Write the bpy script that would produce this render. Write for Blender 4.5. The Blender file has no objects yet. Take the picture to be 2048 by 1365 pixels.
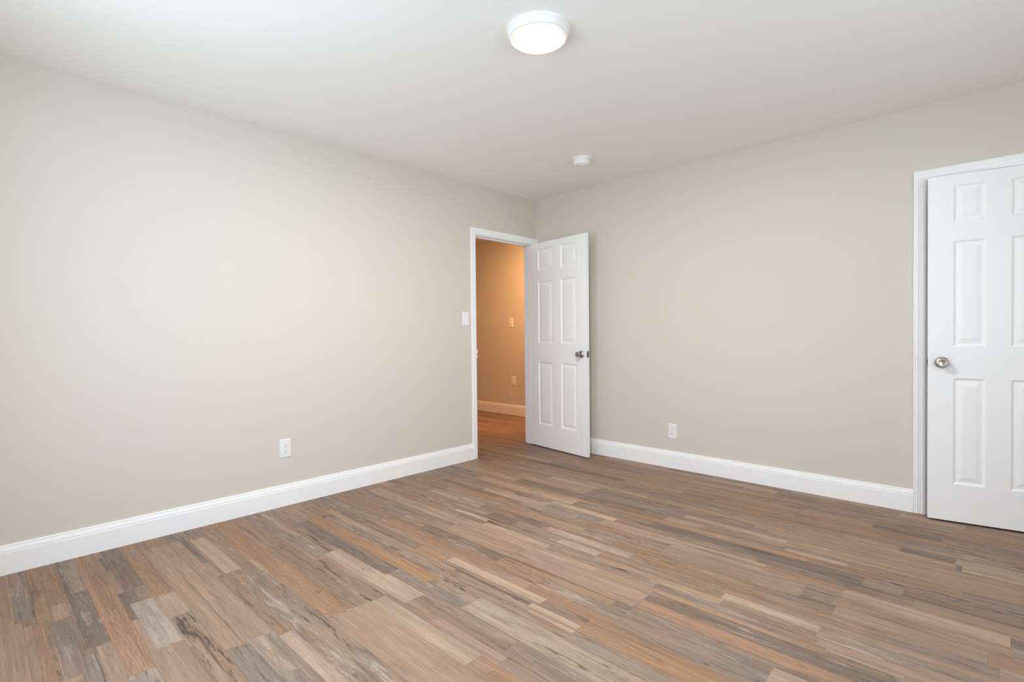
import bpy, bmesh, math, random
from mathutils import Vector, Matrix
R = math.radians
random.seed(7)
S = bpy.context.scene
COL = S.collection

# ------------------------------------------------------------------ camera
X1, YB, H = 4.45, -4.27, 2.44          # right wall, back wall, ceiling height
cd = bpy.data.cameras.new('camera'); cam = bpy.data.objects.new('camera', cd); COL.objects.link(cam)
yaw, pitch, roll, fpx = 0.760892, -0.0145775, -0.00967485, 1031.45
fw = Vector((-math.sin(yaw)*math.cos(pitch), math.cos(yaw)*math.cos(pitch), math.sin(pitch)))
rt = fw.cross(Vector((0, 0, 1))).normalized(); up = rt.cross(fw)
r2 = rt*math.cos(roll) + up*math.sin(roll); u2 = up*math.cos(roll) - rt*math.sin(roll)
m = Matrix((r2, u2, -fw)).transposed().to_4x4(); m.translation = Vector((3.39504, -3.93386, 1.10945))
cam.matrix_world = m
cd.sensor_width = 36; cd.sensor_fit = 'HORIZONTAL'; cd.lens = 36*fpx/2048; cd.clip_start = .02
S.camera = cam

# ------------------------------------------------------------------ exposure, sky, daylight
S.view_settings.view_transform = 'Standard'; S.view_settings.look = 'None'
S.view_settings.exposure = 0.1; S.view_settings.gamma = 1; S.view_settings.use_curve_mapping = False
S.cycles.max_bounces = 14; S.cycles.diffuse_bounces = 10; S.cycles.glossy_bounces = 6
S.cycles.use_denoising = True
S.cycles.caustics_reflective = False; S.cycles.caustics_refractive = False

w = bpy.data.worlds.new('sky'); S.world = w; w.use_nodes = True
nt = w.node_tree; nt.nodes.clear()
tc = nt.nodes.new('ShaderNodeTexCoord'); sep = nt.nodes.new('ShaderNodeSeparateXYZ')
mr = nt.nodes.new('ShaderNodeMapRange'); mr.inputs['From Min'].default_value = -1; mr.inputs['From Max'].default_value = 1
cr = nt.nodes.new('ShaderNodeValToRGB'); bg = nt.nodes.new('ShaderNodeBackground'); wo = nt.nodes.new('ShaderNodeOutputWorld')
e = cr.color_ramp.elements
e[0].position = 0.0; e[0].color = (*(.64,.80,.93), 1)
e[1].position = 1.0; e[1].color = (*(.35,.45,.57), 1)
x = e.new(.485); x.color = (*(.64,.80,.93), 1)
x = e.new(.515); x.color = (*(.45,.57,.72), 1)
nt.links.new(tc.outputs['Generated'], sep.inputs[0]); nt.links.new(sep.outputs['Z'], mr.inputs['Value'])
nt.links.new(mr.outputs[0], cr.inputs[0]); nt.links.new(cr.outputs[0], bg.inputs[0]); nt.links.new(bg.outputs[0], wo.inputs[0])
bg.inputs['Strength'].default_value = 10

WINS = [(1.1, 2.3, .40, 2.12)]                                   # (x0, x1, z0, z1) opening(s) in the back wall
FILLWINS = [(-3.0, -1.9, .65, 2.15)]                                 # (y0, y1, z0, z1) unseen opening(s) added in the right wall for fill daylight
for ax, (a, b, c, d) in [(1, q) for q in WINS] + [(0, q) for q in FILLWINS]:   # portals: guide the sky light in through each opening
    ld = bpy.data.lights.new('window_portal', 'AREA'); ld.shape = 'RECTANGLE'; ld.size = b-a; ld.size_y = d-c
    ld.cycles.is_portal = True
    lo = bpy.data.objects.new('window_portal', ld); COL.objects.link(lo)
    lo.location = ((a+b)/2, YB-.13, (c+d)/2) if ax else (X1+.13, (a+b)/2, (c+d)/2)
    lo.rotation_euler = (R(90), 0, 0) if ax else (R(90), 0, R(90))

# warm lamp of the hallway beyond the open door (a recessed ceiling can, out of sight)
ld = bpy.data.lights.new('hallway_lamp', 'SPOT'); ld.energy = 200; ld.color = (1.0,.52,.22); ld.shadow_soft_size = .10
ld.spot_size = R(122); ld.spot_blend = 1.0
lo = bpy.data.objects.new('hallway_lamp', ld); COL.objects.link(lo); lo.location = (-.25,.30,2.38)
lo.rotation_euler = Vector((-1.2, .75, -1.6)).to_track_quat('-Z', 'Y').to_euler()      # tilted to wash the facing wall

# ------------------------------------------------------------------ materials
def srgb(r, g, b, k=1.0):
    f = lambda c: (c/255/12.92 if c/255 <= .04045 else ((c/255+.055)/1.055)**2.4)*k
    return (f(r), f(g), f(b))
def mat(name, col, rough=.5, metal=0, spec=.5):
    M = bpy.data.materials.new(name); M.use_nodes = True
    b = M.node_tree.nodes['Principled BSDF']
    b.inputs['Base Color'].default_value = (*col, 1); b.inputs['Roughness'].default_value = rough
    b.inputs['Metallic'].default_value = metal; b.inputs['Specular IOR Level'].default_value = spec
    return M
class N:                                          # small helper for node graphs
    def __init__(s, M): s.t = M.node_tree; s.b = s.t.nodes.get('Principled BSDF')
    def new(s, k): return s.t.nodes.new(k)
    def link(s, a, b): s.t.links.new(a, b)
    def put(s, sock, v):
        if hasattr(v, 'is_output'): s.link(v, sock)
        elif v is not None:
            if isinstance(v, (tuple, list)) and len(v) == 3 and sock.type == 'RGBA': v = (*v, 1)
            sock.default_value = v
    def math(s, op, a, b=None, clamp=False):
        n = s.new('ShaderNodeMath'); n.operation = op; n.use_clamp = clamp
        s.put(n.inputs[0], a); s.put(n.inputs[1], b); return n.outputs[0]
    def comb(s, x, y, z):
        n = s.new('ShaderNodeCombineXYZ'); s.put(n.inputs[0], x); s.put(n.inputs[1], y); s.put(n.inputs[2], z); return n.outputs[0]
    def noise(s, v, scale=1, detail=4, rough=.55, dist=0):
        n = s.new('ShaderNodeTexNoise'); s.put(n.inputs['Vector'], v); n.inputs['Scale'].default_value = scale
        n.inputs['Detail'].default_value = detail; n.inputs['Roughness'].default_value = rough; n.inputs['Distortion'].default_value = dist
        return n.outputs['Fac']
    def step(s, v, a, b, c=0., d=1.):
        n = s.new('ShaderNodeMapRange'); n.interpolation_type = 'SMOOTHSTEP'; s.put(n.inputs['Value'], v)
        for k, q in zip(('From Min', 'From Max', 'To Min', 'To Max'), (a, b, c, d)): s.put(n.inputs[k], q)
        return n.outputs[0]
    def lin(s, v, a, b, c, d):
        n = s.new('ShaderNodeMapRange'); s.put(n.inputs['Value'], v)
        for k, q in zip(('From Min', 'From Max', 'To Min', 'To Max'), (a, b, c, d)): s.put(n.inputs[k], q)
        return n.outputs[0]
    def mix(s, f, a, b, mode='MIX'):
        n = s.new('ShaderNodeMix'); n.data_type = 'RGBA'; n.blend_type = mode
        s.put(n.inputs[0], f); s.put(n.inputs[6], a); s.put(n.inputs[7], b); return n.outputs[2]
    def attr(s, name):
        n = s.new('ShaderNodeAttribute'); n.attribute_name = name; return n
    def bump(s, h, strength, dist):
        n = s.new('ShaderNodeBump'); n.inputs['Strength'].default_value = strength; n.inputs['Distance'].default_value = dist
        s.link(h, n.inputs['Height']); s.link(n.outputs[0], s.b.inputs['Normal'])

def paint(name, col, rough, scale, strength, dist=.002):
    M = mat(name, col, rough, spec=.35); g = N(M)
    v = g.new('ShaderNodeTexCoord').outputs['Object']
    g.bump(g.noise(v, scale, 3, .6), strength, dist)
    return M
m_wall = paint('wall_paint', srgb(*(216,209,199)), .75, 160, .12)
m_hall = paint('hall_wall_paint', srgb(*(216,209,199)), .7, 160, .12)
m_ceil = paint('ceiling_paint', srgb(*(246,245,242)), .9, 120, .15)
m_trim = paint('trim_paint', srgb(*(248,248,248)), .42, 300, .02)
m_plastic = mat('white_plastic', srgb(240, 239, 236), .35)
m_slot = mat('dark_slot', srgb(70, 68, 66), .6)
m_dark = mat('dark_gap', srgb(60, 55, 50), .9)
m_rubber = mat('grey_print', srgb(150, 150, 150), .6)

# moulded door skin: white with a shallow pressed wood grain
m_door = mat('door_paint', srgb(*(250,250,250)), .45); g = N(m_door)
v = g.new('ShaderNodeTexCoord').outputs['Object']
sp = g.new('ShaderNodeSeparateXYZ'); g.link(v, sp.inputs[0])
gv = g.comb(g.math('MULTIPLY', sp.outputs[0], 55.0), g.math('MULTIPLY', sp.outputs[1], 10.0), g.math('MULTIPLY', sp.outputs[2], 4.0))
g.bump(g.noise(gv, 1, 5, .6, 1.2), .12, .002)

# brushed satin nickel
m_nickel = mat('satin_nickel', srgb(196, 190, 182), .24, 1.0); g = N(m_nickel)
v = g.new('ShaderNodeTexCoord').outputs['Object']
g.link(g.lin(g.noise(v, 90, 2), 0, 1, .2, .34), g.b.inputs['Roughness'])
m_steel = mat('latch_steel', srgb(140, 137, 134), .30, 1.0)

# lit lamp lens
m_lens = bpy.data.materials.new('lit_lens'); m_lens.use_nodes = True; g = N(m_lens)
g.b.inputs['Base Color'].default_value = (.62, .57, .52, 1)
v = g.new('ShaderNodeTexCoord').outputs['Object']; sp = g.new('ShaderNodeSeparateXYZ'); g.link(v, sp.inputs[0])
rad = g.math('SQRT', g.math('ADD', g.math('MULTIPLY', sp.outputs[0], sp.outputs[0]), g.math('MULTIPLY', sp.outputs[1], sp.outputs[1])))
edge = g.step(rad, .096, .113)                    # diffuser dims towards its rim; the orange tint there paints in lamp bloom
g.put(g.b.inputs['Emission Color'], g.mix(edge, (1.0,1.0,.96), (1.0, .58, .32)))
g.put(g.b.inputs['Emission Strength'], g.math('ADD', g.math('MULTIPLY', g.math('SUBTRACT', 1.0, edge), 360), .45))

# ---- vinyl planks: a reclaimed-wood print, its colour and seed held per printed strip
m_floor = mat('reclaimed_wood_vinyl', (.4, .3, .22), .4); g = N(m_floor)
v = g.new('ShaderNodeTexCoord').outputs['Object']; sp = g.new('ShaderNodeSeparateXYZ'); g.link(v, sp.inputs[0])
px, py = sp.outputs[0], sp.outputs[1]
tone = g.attr('tone').outputs['Color']; seed = g.attr('seed').outputs['Fac']; wear = g.attr('wear').outputs['Fac']; oak = g.attr('oak').outputs['Fac']
lay = g.math('MULTIPLY', seed, 61.7)
def vec(a, b): return g.comb(g.math('MULTIPLY', px, a), g.math('MULTIPLY', py, b), lay)
n1 = g.noise(vec(1.5, 24), 1, 7, .66, .5)          # broad streaks along the board
n2 = g.noise(vec(6, 150), 1, 4, .62)               # fine grain
n3 = g.noise(vec(2.2, 8), 1, 5, .62, .8)           # cloudy patches
n4 = g.noise(vec(5.5, 48), 1, 7, .72, .6)          # worn paint, long flakes
n5 = g.noise(vec(.9, 42), 1, 4, .55, .3)           # long dark seams
n6 = g.noise(vec(1.6, 5), 1, 2, .5, .4)            # where the wear gathers
lo_ = g.step(n6, .56, .40); hi_ = g.step(n6, .44, .60)
c = g.mix(1.0, tone, g.lin(n1, .24, .76, .66, 1.30), 'MULTIPLY')
c = g.mix(1.0, c, g.lin(n2, .28, .72, .84, 1.15), 'MULTIPLY')
c = g.mix(g.math('MULTIPLY', g.step(n3, .48, .68), g.lin(wear, 0, 1, .22, .62)), c, srgb(*(124,112,100)), 'MIX')
c = g.mix(g.math('MULTIPLY', g.step(n3, .50, .30), g.lin(wear, 0, 1, .16, .50)), c, srgb(*(151,114,87)), 'MIX')
c = g.mix(g.math('MULTIPLY', g.math('MULTIPLY', g.step(n4, .48, .38), g.math('ADD', lo_, .35, True)), g.lin(wear, 0, 1, .14, 1.0)), c, srgb(*(80,66,56)), 'MIX')
c = g.mix(g.math('MULTIPLY', g.math('MULTIPLY', g.step(n4, .52, .64), g.math('ADD', hi_, .10, True)), g.lin(wear, 0, 1, .05, .80)), c, srgb(*(176,163,150)), 'MIX')
c = g.mix(g.math('MULTIPLY', g.step(n5, .60, .70), g.lin(wear, 0, 1, .34, .70)), c, srgb(*(80,66,56)), 'MIX')
# cathedral figure on the oak strips
ww = g.new('ShaderNodeTexWave'); ww.wave_type = 'BANDS'; ww.bands_direction = 'Y'; ww.inputs['Scale'].default_value = 16
ww.inputs['Distortion'].default_value = 14; ww.inputs['Detail'].default_value = 3; ww.inputs['Detail Scale'].default_value = .9
g.link(vec(.55, 1.6), ww.inputs['Vector'])
c = g.mix(g.math('MULTIPLY', g.step(ww.outputs['Fac'], .45, .05), g.lin(oak, 0, 1, .10, .30)), c, srgb(112, 80, 58), 'MIX')
# a few knots
vo = g.new('ShaderNodeTexVoronoi'); vo.inputs['Scale'].default_value = 1; vo.inputs['Randomness'].default_value = 1
g.link(vec(4.2, 8.5), vo.inputs['Vector'])
c = g.mix(g.math('MULTIPLY', g.step(vo.outputs['Distance'], .10, .03), .55), c, srgb(88, 71, 59), 'MIX')
# joint line round each strip
b1 = g.attr('bound_x').outputs['Vector']; b2 = g.attr('bound_y').outputs['Vector']
s1 = g.new('ShaderNodeSeparateXYZ'); g.link(b1, s1.inputs[0]); s2 = g.new('ShaderNodeSeparateXYZ'); g.link(b2, s2.inputs[0])
d = g.math('MINIMUM', g.math('MINIMUM', g.math('SUBTRACT', px, s1.outputs[0]), g.math('SUBTRACT', s1.outputs[1], px)),
           g.math('MINIMUM', g.math('SUBTRACT', py, s2.outputs[0]), g.math('SUBTRACT', s2.outputs[1], py)))
c = g.mix(g.math('MULTIPLY', g.step(d, .0025, .0), .28), c, srgb(72, 58, 48), 'MIX')
g.link(c, g.b.inputs['Base Color'])
g.link(g.lin(n2, 0, 1, .42, .62), g.b.inputs['Roughness']); g.b.inputs['Specular IOR Level'].default_value = .30
g.bump(g.math('ADD', n2, g.math('MULTIPLY', g.step(d, .003, 0), -.6)), .10, .002)

# ------------------------------------------------------------------ builders
def obj(name, bm, material, parent=None, smooth=None, kind=None, label=None, cat=None, group=None):
    bmesh.ops.recalc_face_normals(bm, faces=bm.faces[:])
    me = bpy.data.meshes.new(name); bm.to_mesh(me); bm.free()
    o = bpy.data.objects.new(name, me); COL.objects.link(o)
    if material: me.materials.append(material)
    if smooth is not None:
        for p in me.polygons: p.use_smooth = True
        me.set_sharp_from_angle(angle=R(smooth))
    if parent: o.parent = parent
    tag(o, kind, label, cat, group)
    return o
def tag(o, kind=None, label=None, cat=None, group=None):
    if kind: o['kind'] = kind
    if label: o['label'] = label
    if cat: o['category'] = cat
    if group: o['group'] = group
    return o
def empty(name, loc, rot=(0, 0, 0), **k):
    o = bpy.data.objects.new(name, None); COL.objects.link(o); o.location = loc; o.rotation_euler = rot; o.empty_display_size = .05
    return tag(o, **k)
def box(bm, a, b, bev=0, seg=2):
    vs = [bm.verts.new((x, y, z)) for x in (a[0], b[0]) for y in (a[1], b[1]) for z in (a[2], b[2])]
    fs = [bm.faces.new([vs[i] for i in q]) for q in ((0, 1, 3, 2), (4, 6, 7, 5), (0, 4, 5, 1), (2, 3, 7, 6), (0, 2, 6, 4), (1, 5, 7, 3))]
    if bev:
        es = list({ed for f in fs for ed in f.edges})
        bmesh.ops.bevel(bm, geom=es, offset=bev, segments=seg, profile=.6, affect='EDGES')
def lathe(bm, prof, seg=48, mtx=None):                    # prof: (radius, height) from one end to the other, round local Z
    rings = []
    for r, z in prof:
        rings.append([bm.verts.new((r*math.cos(2*math.pi*i/seg), r*math.sin(2*math.pi*i/seg), z)) for i in range(seg)] if r > 1e-6 else [bm.verts.new((0, 0, z))])
    for a, b in zip(rings, rings[1:]):
        for i in range(seg):
            j = (i+1) % seg
            if len(a) == 1 and len(b) == 1: continue
            if len(a) == 1: bm.faces.new((a[0], b[j], b[i]))
            elif len(b) == 1: bm.faces.new((a[i], a[j], b[0]))
            else: bm.faces.new((a[i], a[j], b[j], b[i]))
    if mtx: bmesh.ops.transform(bm, matrix=mtx, verts=bm.verts[:])
def sweep(bm, prof, stations):                            # stations: functions mapping a profile point to 3-D
    rows = [[bm.verts.new(f(p)) for p in prof] for f in stations]
    for a, b in zip(rows, rows[1:]):
        for i in range(len(prof)):
            j = (i+1) % len(prof); bm.faces.new((a[i], a[j], b[j], b[i]))
    bm.faces.new(rows[0]); bm.faces.new(rows[-1][::-1])
def slab_with_holes(bm, axis, t0, t1, u0, u1, v0, v1, holes):
    """wall slab between t0 and t1 along `axis` (0 = x, 1 = y), spanning u (the other horizontal) and v = z, with rectangular openings"""
    us = sorted({u0, u1, *[h[0] for h in holes], *[h[1] for h in holes]}); vs = sorted({v0, v1, *[h[2] for h in holes], *[h[3] for h in holes]})
    solid = {}
    for i in range(len(us)-1):
        for j in range(len(vs)-1):
            cu, cv = (us[i]+us[i+1])/2, (vs[j]+vs[j+1])/2
            solid[i, j] = not any(h[0] < cu < h[1] and h[2] < cv < h[3] for h in holes)
    V = {}
    def vt(t, i, j):
        k = (t, i, j)
        if k not in V: V[k] = bm.verts.new((t, us[i], vs[j]) if axis == 0 else (us[i], t, vs[j]))
        return V[k]
    for (i, j), s in solid.items():
        if not s: continue
        for t in (t0, t1): bm.faces.new([vt(t, i, j), vt(t, i+1, j), vt(t, i+1, j+1), vt(t, i, j+1)])
        for (di, dj), (p, q) in {(-1, 0): ((i, j), (i, j+1)), (1, 0): ((i+1, j), (i+1, j+1)), (0, -1): ((i, j), (i+1, j)), (0, 1): ((i, j+1), (i+1, j+1))}.items():
            if not solid.get((i+di, j+dj), False):
                bm.faces.new([vt(t0, *p), vt(t0, *q), vt(t1, *q), vt(t1, *p)])
def wall(name, axis, t0, t1, u0, u1, holes=(), material=None, v0=0, v1=H):
    bm = bmesh.new(); slab_with_holes(bm, axis, t0, t1, u0, u1, v0, v1, list(holes))
    return obj(name, bm, material or m_wall, kind='structure')

# ------------------------------------------------------------------ room shell
D1 = (-.826, -.060, 1.988)          # hallway door opening: y0, y1, head height
D2 = (3.066, 3.684, 1.992)          # closet door opening: x0, x1, head height
WT = .115                           # wall thickness
HX, HY, HY0 = -3.2, 1.15, -2.2      # hallway: far end, facing wall, near end
wall('wall_left', 0, -WT, 0, YB-.14, HY, [(D1[0]-.018, D1[1]+.018, -1, D1[2]+.018)])
wall('wall_far', 1, 0, WT, 0, X1+.14, [(D2[0]-.018, D2[1]+.018, -1, D2[2]+.018)])
wall('wall_right', 0, X1, X1+.14, YB-.14, 0, FILLWINS)
wall('wall_back', 1, YB-.14, YB, 0, X1, [(a, b, c, d) for a, b, c, d in WINS])
wall('wall_hallway_far', 1, HY, HY+WT, HX, 0, material=m_hall)
wall('wall_hallway_end', 0, HX-WT, HX, HY0, HY+WT, material=m_hall)
wall('wall_hallway_near', 1, HY0-WT, HY0, HX-WT, -WT, material=m_hall)
wall('wall_closet_back', 1, .74, .74+WT, 2.6, 4.15)
wall('wall_closet_left', 0, 2.6, 2.6+WT, WT, .74)
wall('wall_closet_right', 0, 4.15-WT, 4.15, WT, .74)
bm = bmesh.new(); box(bm, (HX-WT, YB-.14, H), (X1+.14, HY+WT, H+.12)); obj('ceiling', bm, m_ceil, kind='structure')

# ------------------------------------------------------------------ floor: one slab, its printed strips as faces
TONES = {'T': ((159,131,110), .12, 0), 'L': ((172,147,126), .15, 0), 'O': ((156,121,94), .15, 1), 'D': ((118,101,88), .62, 0), 'B': ((142,115,95), .45, .25),
         'G': ((139,122,108), .55, .2), 'W': ((161,144,129), .75, 0), 'M': ((146,124,106), 1.0, 0)}
FX0, FX1, FY0, FY1 = HX-WT, X1+.14, YB-.14, HY+WT
rects = []                                            # (x0, x1, y0, y1, piece)
pieces = []
MEAN = srgb(*TONES['B'][0])
def place(k, x0, x1, y0, y1, soft=0):
    x0, x1, y0, y1 = max(x0, FX0), min(x1, FX1), max(y0, FY0), min(y1, FY1)
    pid = len(pieces)
    base, wear, oak = TONES[k]; f = random.uniform(.93, 1.07); wv = random.uniform(-.02, .02)
    c = [q*(1-soft)+mq*soft for q, mq in zip(srgb(*base), MEAN)]; pieces.append((tuple(max(0, q*f+wv*s) for q, s in zip(c, (.6, .2, -.3))), random.random(), min(1, max(0, wear+random.uniform(-.1, .1))), oak, x0, x1, y0, y1))
    out = []
    for a, b, c_, d, q in rects:
        if b <= x0 or a >= x1 or d <= y0 or c_ >= y1: out.append((a, b, c_, d, q)); continue
        if c_ < y0: out.append((a, b, c_, y0, q))
        if d > y1: out.append((a, b, y1, d, q))
        lo, hi = max(c_, y0), min(d, y1)
        if a < x0: out.append((a, x0, lo, hi, q))
        if b > x1: out.append((x1, b, lo, hi, q))
    out.append((x0, x1, y0, y1, pid)); rects[:] = out
y = FY0
while y < FY1 - 1e-6:                                  # random rows first ...
    hgt = random.choice((.05, .055, .07, .075, .08, .09, .15))
    y1 = min(FY1, y+hgt)
    if FY1 - y1 < .03: y1 = FY1
    x = FX0 + random.uniform(-.9, 0)
    while x < FX1:
        ln = random.choice((.22, .3, .45, .6, .7, .9, 1.2)) if hgt < .14 else random.uniform(.6, 1.2)
        kk = random.choice('TTTLOOBBBGGMMD' if hgt < .14 else 'TTTGB')
        place(kk, x, x+ln, y, y1, .35); x += ln
    y = y1
# ... then the strips that can be told one by one
STRIPS = [
('M', 0.0, 0.63, -3.833, -3.757),('B', 0.0, 0.68, -3.776, -3.732),('O', 0.68, 1.2, -3.789, -3.758),
('M', 0.704, 1.2, -3.755, -3.743),('B', 0.0, 0.708, -3.727, -3.679),('T', 0.553, 0.708, -3.726, -3.675),
('G', 0.715, 1.2, -3.739, -3.681),('D', 0.0, 1.034, -3.666, -3.595),('G', 0.0, 0.479, -3.652, -3.565),
('T', 1.044, 1.7, -3.643, -3.594),('O', 0.0, 1.332, -3.598, -3.518),('D', 0.0, 0.621, -3.491, -3.416),
('W', 1.335, 2.2, -3.598, -3.518),('G', 0.626, 0.787, -3.461, -3.42),('W', 0.776, 1.225, -3.498, -3.414),
('T', 1.225, 2.2, -3.523, -3.414),('O', 0.0, 0.767, -3.416, -3.344),('L', 0.784, 1.023, -3.404, -3.336),
('M', 1.031, 2.3, -3.406, -3.338),('G', 0.0, 0.156, -3.215, -3.059),('T', 0.156, 1.413, -3.336, -3.171),
('L', 0.199, 0.769, -3.131, -3.059),('B', 0.769, 1.455, -3.167, -3.116),('G', 1.418, 2.6, -3.336, -3.168),
('W', 1.41, 1.696, -3.257, -3.201),('L', 1.459, 2.6, -3.167, -3.113),('B', 0.0, 0.702, -3.051, -2.957),
('L', 1.061, 1.449, -3.108, -3.08),('M', 0.866, 2.9, -3.114, -2.988),('O', 0.0, 1.48, -2.984, -2.891),
('B', 0.614, 1.481, -2.891, -2.819),('B', 0.0, 0.614, -2.878, -2.799),('M', 0.954, 1.49, -2.815, -2.734),
('M', 0.0, 0.903, -2.763, -2.608),('L', 0.903, 1.61, -2.718, -2.617),('T', 1.491, 2.18, -2.986, -2.814),
('L', 1.498, 2.095, -2.814, -2.737),('O', 2.18, 3.2, -2.79, -2.75),('B', 1.496, 2.172, -2.736, -2.718),
('T', 1.797, 2.172, -2.737, -2.687),('G', 2.172, 3.2, -2.737, -2.664),('D', 0.382, 1.328, -2.631, -2.555),
('G', 1.328, 1.808, -2.59, -2.532),('M', 1.574, 1.808, -2.532, -2.471),('W', 1.808, 3.0, -2.586, -2.473),
('O', 0.328, 1.533, -2.551, -2.47),('T', 0.3, 1.535, -2.412, -2.372),('M', 1.552, 2.246, -2.466, -2.422),
('G', 2.247, 3.6, -2.469, -2.4),('L', 1.996, 2.244, -2.399, -2.358),('O', 2.246, 3.4, -2.399, -2.301),
('L', 1.419, 2.023, -2.343, -2.294),('B', 2.023, 2.245, -2.354, -2.301),('D', 0.975, 1.611, -2.198, -2.107),
('O', 0.769, 1.621, -2.271, -2.192),('T', 1.619, 2.315, -2.105, -1.962),('T', 1.093, 1.609, -2.107, -1.891),
('L', 1.205, 1.689, -1.904, -1.855),('B', 0.915, 1.197, -1.896, -1.85),('L', 0.894, 1.184, -1.85, -1.819),
('M', 1.689, 2.299, -1.904, -1.84),('L', 1.679, 1.934, -1.809, -1.756),('B', 1.94, 3.6, -1.807, -1.75),
('L', 1.527, 2.064, -1.723, -1.664),('G', 1.295, 1.548, -1.479, -1.384),('L', 0.718, 1.266, -1.443, -1.348),
('L', 1.245, 1.74, -1.348, -1.294),('B', 0.95, 1.207, -1.362, -1.308),('D', 2.316, 3.4, -2.024, -1.942),
('O', 2.321, 3.6, -2.104, -2.027),('G', 2.318, 2.854, -2.277, -2.106),('L', 2.852, 3.9, -2.221, -2.125),
('D', 1.92, 2.952, -1.287, -1.192),('L', 2.017, 2.581, -1.012, -0.962),('B', 2.584, 3.1, -1.088, -1.044),
('L', 2.597, 2.866, -1.114, -1.082),('T', 2.147, 2.782, -1.569, -1.419),('G', 2.782, 3.6, -1.5, -1.419),
('L', 2.546, 2.906, -1.811, -1.745),('M', 2.906, 3.9, -1.84, -1.75),('T', 2.915, 3.9, -1.896, -1.848),
('L', 2.909, 3.418, -1.456, -1.373),('D', 3.418, 4.2, -1.455, -1.375),('B', 2.893, 3.424, -1.542, -1.466),
('D', 3.021, 3.234, -0.744, -0.663),('L', 3.236, 4.2, -0.748, -0.666),('D', 3.24, 3.26, -0.832, -0.758),
('L', 3.262, 4.2, -0.822, -0.746)
]
for s_ in STRIPS: place(*s_, .08)
bm = bmesh.new()
lt = {n: bm.faces.layers.float.new(n) for n in ('seed', 'wear', 'oak')}
lv = {n: bm.faces.layers.float_vector.new(n) for n in ('bound_x', 'bound_y')}
lc = bm.faces.layers.float_color.new('tone')
def ff(vs, pid):
    f = bm.faces.new([bm.verts.new(v_) for v_ in vs]); t_, s_, w_, o_, a, b, c_, d_ = pieces[pid]
    f[lt['seed']], f[lt['wear']], f[lt['oak']] = s_, w_, o_; f[lc] = (*t_, 1)
    f[lv['bound_x']] = (a, b, 0); f[lv['bound_y']] = (c_, d_, 0)
for a, b, c_, d_, q in rects: ff([(a, c_, 0), (b, c_, 0), (b, d_, 0), (a, d_, 0)], q)
for zz, p, q in ((-.03, (FX0, FY0), (FX1, FY1)),):
    ff([(p[0], p[1], zz), (p[0], q[1], zz), (q[0], q[1], zz), (q[0], p[1], zz)], 0)
for p, q in (((FX0, FY0), (FX1, FY0)), ((FX1, FY0), (FX1, FY1)), ((FX1, FY1), (FX0, FY1)), ((FX0, FY1), (FX0, FY0))):
    ff([(*p, -.03), (*q, -.03), (*q, 0), (*p, 0)], 0)
me = bpy.data.meshes.new('floor'); bm.to_mesh(me); bm.free(); me.materials.append(m_floor)
fo = bpy.data.objects.new('floor', me); COL.objects.link(fo); tag(fo, 'structure')

# ------------------------------------------------------------------ baseboards
BB = [(0, 0), (.0155, 0), (.0155, .1010), (.0145, .1024), (.0095, .1034), (.0090, .1060), (.0138, .1076), (.0136, .1120), (.0118, .1190), (.0098, .1240),
      (.0050, .1250), (.0046, .1274), (.0082, .1288), (.0080, .1335), (.0055, .1362), (.0020, .1370), (0, .1370)]
def baseboard(name, p, q, inward):
    p, q, n = Vector((*p, 0)), Vector((*q, 0)), Vector((*inward, 0))
    bm = bmesh.new(); up_ = Vector((0, 0, 1))
    sweep(bm, BB, [lambda t, o=o: o + n*t[0] + up_*t[1] for o in (p, q)])
    return obj(name, bm, m_trim, kind='structure', smooth=35)
baseboard('baseboard_left', (0, D1[0]-.0605), (0, YB), (1, 0))
baseboard('baseboard_far', (.0, 0), (D2[0]-.0625, 0), (0, -1))
baseboard('baseboard_far_corner', (D2[1]+.0625, 0), (X1, 0), (0, -1))
baseboard('baseboard_right', (X1, 0-.016), (X1, YB+.016), (-1, 0))
baseboard('baseboard_back', (.016, YB), (X1, YB), (0, 1))
baseboard('baseboard_hallway', (HX, HY), (-WT, HY), (0, -1))
baseboard('baseboard_hallway_end', (HX, HY0), (HX, HY-.016), (1, 0))

# ------------------------------------------------------------------ door casings, jambs
CS = [(0, 0), (0, .0150), (.0015, .0170), (.0055, .0175), (.0085, .0165), (.0095, .0135), (.0130, .0130), (.0150, .0142), (.0185, .0145), (.0215, .0135), (.0225, .0115),
      (.0330, .0100), (.0400, .0098), (.0415, .0110), (.0440, .0112), (.0460, .0098), (.0540, .0082), (.0565, .0060), (.0575, .0030), (.0575, 0)]
def casing(name, axis, sgn, plane, i0, i1, top, wl=.0575, wr=.0575):
    """three mitred lengths round an opening; i0, i1, top = inner edges; axis 0: wall plane x, 1: wall plane y"""
    bm = bmesh.new()
    def pt(u, t, z): return (plane+sgn*t, u, z) if axis == 0 else (u, plane+sgn*t, z)
    k, kr = wl/.0575, wr/.0575
    st = [lambda p: pt(i0-wl+p[0]*k, p[1], 0), lambda p: pt(i0-wl+p[0]*k, p[1], top+.0575-p[0]),
          lambda p: pt(i1+wr-p[0]*kr, p[1], top+.0575-p[0]), lambda p: pt(i1+wr-p[0]*kr, p[1], 0)]
    sweep(bm, CS, st)
    return obj(name, bm, m_trim, kind='structure', smooth=35)
t1 = casing('trim_1', 0, 1, 0, D1[0]-.004, D1[1]+.004, D1[2]+.004, .0575, .0555)
t1h = casing('trim_3', 0, -1, -WT, D1[0]-.004, D1[1]+.004, D1[2]+.004)
t2 = casing('trim_2', 1, -1, 0, D2[0]-.004, D2[1]+.004, D2[2]+.004)
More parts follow.
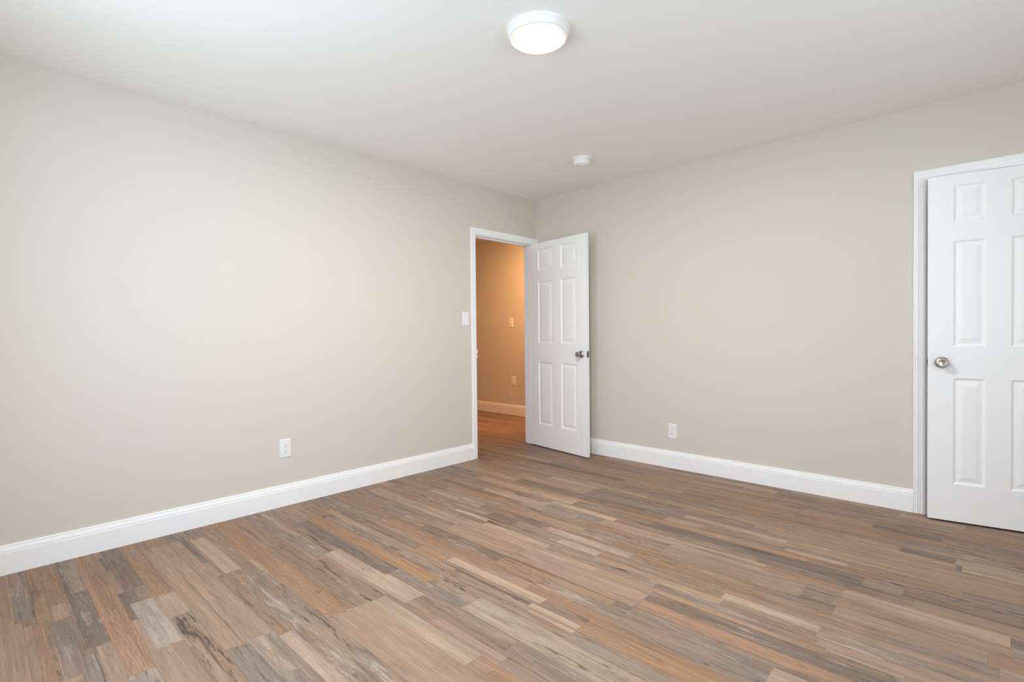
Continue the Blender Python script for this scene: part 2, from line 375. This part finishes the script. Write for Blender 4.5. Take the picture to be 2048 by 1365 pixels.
def jamb(axis, o0, o1, head, w0, w1, s0, s1, parent):
    """frame lining w0..w1 through the wall, with the stop strip s0..s1"""
    bm = bmesh.new()
    def b_(u0, u1, z0, z1, a=w0, b=w1):
        box(bm, (a, u0, z0) if axis == 0 else (u0, a, z0), (b, u1, z1) if axis == 0 else (u1, b, z1), .0012, 1)
    b_(o0-.018, o0, 0, head+.018); b_(o1, o1+.018, 0, head+.018); b_(o0, o1, head, head+.018)
    b_(o0, o0+.011, 0, head, s0, s1); b_(o1-.011, o1, 0, head, s0, s1); b_(o0+.011, o1-.011, head-.011, head, s0, s1)
    return obj('jamb', bm, m_trim, parent)
jamb(0, D1[0], D1[1], D1[2], -WT, 0, -.075, -.040, t1)
jamb(1, D2[0], D2[1], D2[2], 0, WT, .040, .075, t2)
# strike plate with its two curled lips on the latch-side jamb of the hallway door (painted over)
bm = bmesh.new(); box(bm, (-.034, D1[0]-.001, .895), (.004, D1[0]+.0016, .955), .0006, 1)
box(bm, (-.002, D1[0]-.001, .940), (.0085, D1[0]+.0065, .968), .0022, 2); box(bm, (-.002, D1[0]-.001, .896), (.0085, D1[0]+.0050, .912), .0020, 2)
obj('strike_plate', bm, m_trim, t1)
bm = bmesh.new(); box(bm, (D2[0]-.001, .001, .885), (D2[0]+.0016, .032, .955), .0006, 1); sp2 = obj('strike_plate', bm, m_steel, t2)
bm = bmesh.new(); box(bm, (D2[0]+.0012, .006, .900), (D2[0]+.0022, .026, .940)); obj('strike_hole', bm, m_dark, sp2)

# ------------------------------------------------------------------ six-panel doors
ROWS = ((.226, .831), (1.012, 1.612), (1.720, 1.925))
STEP = ((0, 0), (.004, .0022), (.0105, .0080), (.0150, .0085), (.0180, .0082), (.0400, .0030), (.0430, .0024))
def leaf_mesh(W, stile, mull, z0, z1, T=.035):
    """door leaf: x 0..W from the hinge, y 0..T, both faces with six pressed panels"""
    pw = (W-2*stile-mull)/2
    cols = ((stile, stile+pw), (W-stile-pw, W-stile))
    bm = bmesh.new()
    xs = sorted({0, W, *[q for c_ in cols for q in c_]}); zs = sorted({z0, z1, *[q for r_ in ROWS for q in r_]})
    for side in (0, 1):
        yy = (lambda d_: d_) if side == 0 else (lambda d_: T-d_)
        V = {}
        def vt(i, j):
            if (i, j) not in V: V[i, j] = bm.verts.new((xs[i], yy(0), zs[j]))
            return V[i, j]
        for i in range(len(xs)-1):
            for j in range(len(zs)-1):
                q = [vt(i, j), vt(i+1, j), vt(i+1, j+1), vt(i, j+1)]
                if (xs[i], xs[i+1]) in cols and (zs[j], zs[j+1]) in ROWS:
                    prev = q
                    for s_, d_ in STEP[1:]:
                        a, b, c_, e_ = xs[i]+s_, xs[i+1]-s_, zs[j]+s_, zs[j+1]-s_
                        cur = [bm.verts.new((u, yy(d_), v_)) for u, v_ in ((a, c_), (b, c_), (b, e_), (a, e_))]
                        for k in range(4): bm.faces.new((prev[k], prev[(k+1) % 4], cur[(k+1) % 4], cur[k]))
                        prev = cur
                    bm.faces.new(prev)
                else: bm.faces.new(q)
    for a, b in (((0, z0), (W, z0)), ((W, z0), (W, z1)), ((W, z1), (0, z1)), ((0, z1), (0, z0))):
        bm.faces.new([bm.verts.new(p) for p in ((a[0], 0, a[1]), (b[0], 0, b[1]), (b[0], T, b[1]), (a[0], T, a[1]))])
    bmesh.ops.remove_doubles(bm, verts=bm.verts[:], dist=1e-5)
    return bm
def knob(parent, x, z, yface, sgn):
    """rose and knob standing off the face at y = yface, pointing along sgn*y"""
    mt = Matrix.Translation((x, yface, z)) @ Matrix.Rotation(R(-90*sgn), 4, 'X')
    bm = bmesh.new(); lathe(bm, [(.0335, 0), (.0335, .0025), (.0325, .0055), (.0285, .0105), (.0225, .0140), (.0165, .0155), (.0150, .0155)], 48, mt)
    rose = obj('door_knob', bm, m_nickel, parent, smooth=40)
    bm = bmesh.new(); lathe(bm, [(.0125, .012), (.0120, .022), (.0125, .027), (.0155, .031), (.0200, .036), (.0228, .043), (.0236, .050), (.0230, .0565), (.0218, .0590), (.0200, .0595), (.0150, .0580), (.0075, .0568), (0, .0565)], 48, mt)
    obj('knob_grip', bm, m_nickel, rose, smooth=40)
def door(name, W, stile, mull, pivot, base, ang, leaf_off, faces_at, label, z0=.012, z1=1.985):
    root = empty(name, (pivot[0], pivot[1], 0), (0, 0, base+ang), kind='structure', label=label, cat='door')
    bm = leaf_mesh(W, stile, mull, z0, z1)
    bmesh.ops.translate(bm, verts=bm.verts[:], vec=Vector((leaf_off[0], leaf_off[1], 0)))
    lf = obj('door_leaf', bm, m_door, root)
    ox, oy = leaf_off
    kx = ox + W - .062
    knob(root, kx, .919, oy, -1); knob(root, kx, .919, oy+.035, 1)
    bm = bmesh.new(); box(bm, (ox+W-.0008, oy+.005, .890), (ox+W+.0014, oy+.030, .948), .0006, 1)
    lp = obj('latch_plate', bm, m_steel, root)
    bm = bmesh.new(); box(bm, (ox+W, oy+.011, .908), (ox+W+.0115, oy+.025, .930), .002, 2); obj('latch_bolt', bm, m_steel, lp)
    for z in (.25, 1.0, 1.78):
        bm = bmesh.new(); lathe(bm, [(0, -.045), (.005, -.045), (.005, .045), (.0065, .046), (.0065, .050), (0, .051)], 20, Matrix.Translation((0, 0, z)))
        box(bm, (0, -.0012, z-.044), (ox+.001, .0012, z+.044)) if abs(ox) > .002 else None
        obj('hinge', bm, m_nickel, root, smooth=40)
    return root
# local leaf axis +x runs from the hinge to the latch edge
door('door_1', .757, .117, .113, (.0065, -.0605), R(-90), R(81.56), (.0020, -.0415), None,
     'white six-panel door standing open into the room beside the corner', )
door('door_2', .604, .112, .102, (D2[1]-.006, -.0065), R(180), R(9.3), (.0015, -.0415), None,
     'white six-panel closet door slightly ajar at the right edge')

# ------------------------------------------------------------------ window(s) in the back wall, behind the camera, and added fill window(s) in the right wall
m_glass = bpy.data.materials.new('window_glass'); m_glass.use_nodes = True; t = m_glass.node_tree; t.nodes.clear()
a = t.nodes.new('ShaderNodeBsdfTransparent'); b = t.nodes.new('ShaderNodeBsdfGlossy'); b.inputs['Roughness'].default_value = .02
mx = t.nodes.new('ShaderNodeMixShader'); mx.inputs[0].default_value = .06; oo = t.nodes.new('ShaderNodeOutputMaterial')
t.links.new(a.outputs[0], mx.inputs[1]); t.links.new(b.outputs[0], mx.inputs[2]); t.links.new(mx.outputs[0], oo.inputs[0])
for i, (ax, (a, b, c, d)) in enumerate([(1, q) for q in WINS] + [(0, q) for q in FILLWINS]):
    # built for the back wall (depth v measured outward), turned for the side wall
    def wb(bm, u0, u1, v0, v1, z0, z1, bev=0):
        if ax: box(bm, (u0, YB-v1, z0), (u1, YB-v0, z1), bev)
        else: box(bm, (X1+v0, u0, z0), (X1+v1, u1, z1), bev)
    bm = bmesh.new(); f = .035; zm = (c+d)/2
    for u0, u1, z0, z1 in ((a, a+f, c, d), (b-f, b, c, d), (a+f, b-f, c, c+f), (a+f, b-f, d-f, d), (a+f, b-f, zm-.02, zm+.02)): wb(bm, u0, u1, .05, .10, z0, z1)
    wn = obj('window_%d' % (i+1), bm, m_trim, kind='structure')  # the right-wall one is added out of view to brighten the left wall
    for lo_, hi_ in ((c+f, zm-.02), (zm+.02, d-f)):
        bm = bmesh.new(); wb(bm, a+f, b-f, .073, .077, lo_, hi_); obj('pane', bm, m_glass, wn)
    bm = bmesh.new(); wb(bm, a-.05, b+.05, -.03, .05, c-.02, c, .004); obj('sill', bm, m_trim, wn)

# ------------------------------------------------------------------ wall plates
def frame(loc, face):
    """rotation so that local -y looks along `face` (a unit vector in the floor plane)"""
    return math.atan2(face[1], face[0]) + math.pi/2
def plate_mesh():
    bm = bmesh.new(); hw, hh, t_ = .0365, .0600, .0055
    rows = [[bm.verts.new((sx*(hw-i_), y_, sz*(hh-i_))) for sx, sz in ((-1, -1), (1, -1), (1, 1), (-1, 1))] for i_, y_ in ((0, 0), (0, -.0012), (.0012, -.0034), (.0045, -t_), (.0052, -t_))]
    for p, q in zip(rows, rows[1:]):
        for k in range(4): bm.faces.new((p[k], p[(k+1) % 4], q[(k+1) % 4], q[k]))
    bm.faces.new(rows[-1]); bm.faces.new(rows[0][::-1])
    return bm
def outlet_proto():
    r = empty('wall_outlet', (0, 0, 0))
    obj('cover_plate', plate_mesh(), m_plastic, r)
    for zc in (.0195, -.0195):
        bm = bmesh.new(); n_ = 28; pts = []
        for k in range(n_):
            an = 2*math.pi*k/n_; pts.append((max(-.0165, min(.0165, .0178*math.cos(an))), max(-.0142, min(.0142, .0172*math.sin(an)))))
        ra = [bm.verts.new((x_, -.005, zc+z_)) for x_, z_ in pts]; rb = [bm.verts.new((x_, -.0072, zc+z_)) for x_, z_ in pts]
        rc = [bm.verts.new((x_*.95, -.0078, zc+z_*.95)) for x_, z_ in pts]
        for p, q in ((ra, rb), (rb, rc)):
            for k in range(n_): bm.faces.new((p[k], p[(k+1) % n_], q[(k+1) % n_], q[k]))
        bm.faces.new(rc); bm.faces.new(ra[::-1])
        rec = obj('receptacle', bm, m_plastic, r)
        bm = bmesh.new(); box(bm, (-.0074, -.0081, zc+.0010), (-.0054, -.0070, zc+.0085)); box(bm, (.0054, -.0081, zc+.0018), (.0074, -.0070, zc+.0080))
        lathe(bm, [(0, -.0005), (.0026, -.0005), (.0026, .0005), (0, .0005)], 16) if False else None
        box(bm, (-.0024, -.0081, zc-.0085), (.0024, -.0070, zc-.0038))
        obj('socket_slots', bm, m_slot, rec)
    bm = bmesh.new(); lathe(bm, [(0, .0075), (.0022, .0072), (.0034, .0060), (.0034, .0050), (0, .0050)], 16, Matrix.Rotation(R(90), 4, 'X'))
    obj('screw', bm, m_plastic, r, smooth=40)
    return r
def switch_proto():
    r = empty('light_switch', (0, 0, 0))
    obj('cover_plate', plate_mesh(), m_plastic, r)
    bm = bmesh.new(); box(bm, (-.0060, -.0066, -.0125), (.0060, -.0050, .0125), .0008, 1)
    sl = obj('toggle_surround', bm, m_plastic, r)
    bm = bmesh.new()
    rows = [[bm.verts.new((sx*w_, y_, z_+sz*h_)) for sx, sz in ((-1, -1), (1, -1), (1, 1), (-1, 1))] for y_, z_, w_, h_ in ((-.005, .0, .0046, .0085), (-.010, .0030, .0044, .0070), (-.0165, .0075, .0038, .0050), (-.0180, .0085, .0028, .0036))]
    for p, q in zip(rows, rows[1:]):
        for k in range(4): bm.faces.new((p[k], p[(k+1) % 4], q[(k+1) % 4], q[k]))
    bm.faces.new(rows[-1]); bm.faces.new(rows[0][::-1])
    obj('toggle', bm, m_plastic, r)
    for zc in (.030, -.030):
        bm = bmesh.new(); lathe(bm, [(0, .0068), (.0020, .0066), (.0032, .0060), (.0032, .0050), (0, .0050)], 16, Matrix.Translation((0, 0, zc)) @ Matrix.Rotation(R(90), 4, 'X'))
        obj('screw', bm, m_plastic, r, smooth=40)
    return r
def copy_tree(o, parent=None):
    c_ = o.copy(); COL.objects.link(c_)
    if parent: c_.parent = parent
    for ch in [q for q in bpy.data.objects if q.parent == o]: copy_tree(ch, c_)
    return c_
def put(root, loc, face, label, cat, group):
    root.location = loc; root.rotation_euler = (0, 0, frame(loc, face)); tag(root, None, label, cat, group)
op = outlet_proto(); o2 = copy_tree(op); o3 = copy_tree(op)
put(op, (0, -2.527, .374), (1, 0), 'white duplex outlet low on the left wall, above its baseboard', 'outlet', 'duplex wall outlets')
put(o2, (1.446, 0, .300), (0, -1), 'white duplex outlet on the wall between the open door and the closet', 'outlet', 'duplex wall outlets')
put(o3, (-1.424, HY, .465), (0, -1), 'outlet low on the warm hallway wall, seen through the doorway', 'outlet', 'duplex wall outlets')
sw = switch_proto(); s2 = copy_tree(sw)
put(sw, (0, -.953, 1.243), (1, 0), 'white toggle switch on the left wall beside the door casing', 'light switch', 'toggle light switches')
put(s2, (-1.459, HY, 1.256), (0, -1), 'toggle switch on the warm hallway wall, seen through the doorway', 'light switch', 'toggle light switches')

# ------------------------------------------------------------------ ceiling fittings
cl = empty('ceiling_light', (1.912, -2.190, H), label='round white flush ceiling light, lit warm', cat='ceiling light')
FL = Matrix.Rotation(R(180), 4, 'X')
K = .968
bm = bmesh.new(); lathe(bm, [(r_*K, z_) for r_, z_ in [(.1180, 0), (.1420, 0), (.1420, .0055), (.1400, .0085), (.1365, .0095), (.1350, .0110), (.1345, .0300), (.1325, .0345), (.1280, .0375), (.1235, .0380), (.1215, .0370), (.1215, .0200), (.1180, .0200)]], 96, FL)
obj('rim', bm, m_plastic, cl, smooth=35)
bm = bmesh.new(); lathe(bm, [(r_*K, z_) for r_, z_ in [(.1214, .0340), (.1150, .0375), (.0950, .0410), (.0600, .0435), (.0250, .0445), (0, .0447)]], 96, FL)
obj('lamp_lens', bm, m_lens, cl, smooth=60)
sd = empty('smoke_detector', (1.062, -.694, H), label='small round white smoke detector on the ceiling', cat='smoke detector')
bm = bmesh.new(); lathe(bm, [(0, 0), (.0720, 0), (.0725, .0060), (.0710, .0095), (.0640, .0110), (0, .0110)], 64, FL); obj('mounting_plate', bm, m_plastic, sd, smooth=35)
bm = bmesh.new(); lathe(bm, [(.0585, .0100), (.0600, .0150), (.0640, .0180), (.0640, .0390), (.0625, .0450), (.0570, .0510), (.0470, .0545), (.0420, .0530), (.0390, .0530), (.0360, .0555), (0, .0570)], 64, FL); bd = obj('detector_body', bm, m_plastic, sd, smooth=35)
bm = bmesh.new(); lathe(bm, [(.0120, .0555), (.0120, .0590), (.0105, .0600), (0, .0603)], 32, Matrix.Translation((.018, -.014, 0)) @ FL); obj('test_button', bm, m_plastic, sd, smooth=35)

# ------------------------------------------------------------------ words for the parts of the setting the photo shows
for n_, lb_, ct_ in (('floor', 'vinyl plank floor printed like mixed reclaimed wood strips', 'floor'), ('ceiling', 'plain white painted ceiling with one round light', 'ceiling'),
                     ('wall_left', 'greige painted left wall with the hallway doorway', 'wall'), ('wall_far', 'greige painted wall between the open door and the closet', 'wall'),
                     ('wall_hallway_far', 'hallway wall glowing orange beyond the doorway', 'wall'), ('baseboard_left', 'tall white moulded baseboard along the left wall', 'baseboard'),
                     ('baseboard_far', 'tall white moulded baseboard between open door and closet', 'baseboard'), ('baseboard_hallway', 'baseboard in the warm hallway, seen through the doorway', 'baseboard'),
                     ('trim_1', 'white casing round the hallway doorway', 'door trim'), ('trim_2', 'white fluted casing round the closet door', 'door trim')):
    tag(bpy.data.objects[n_], None, lb_, ct_)
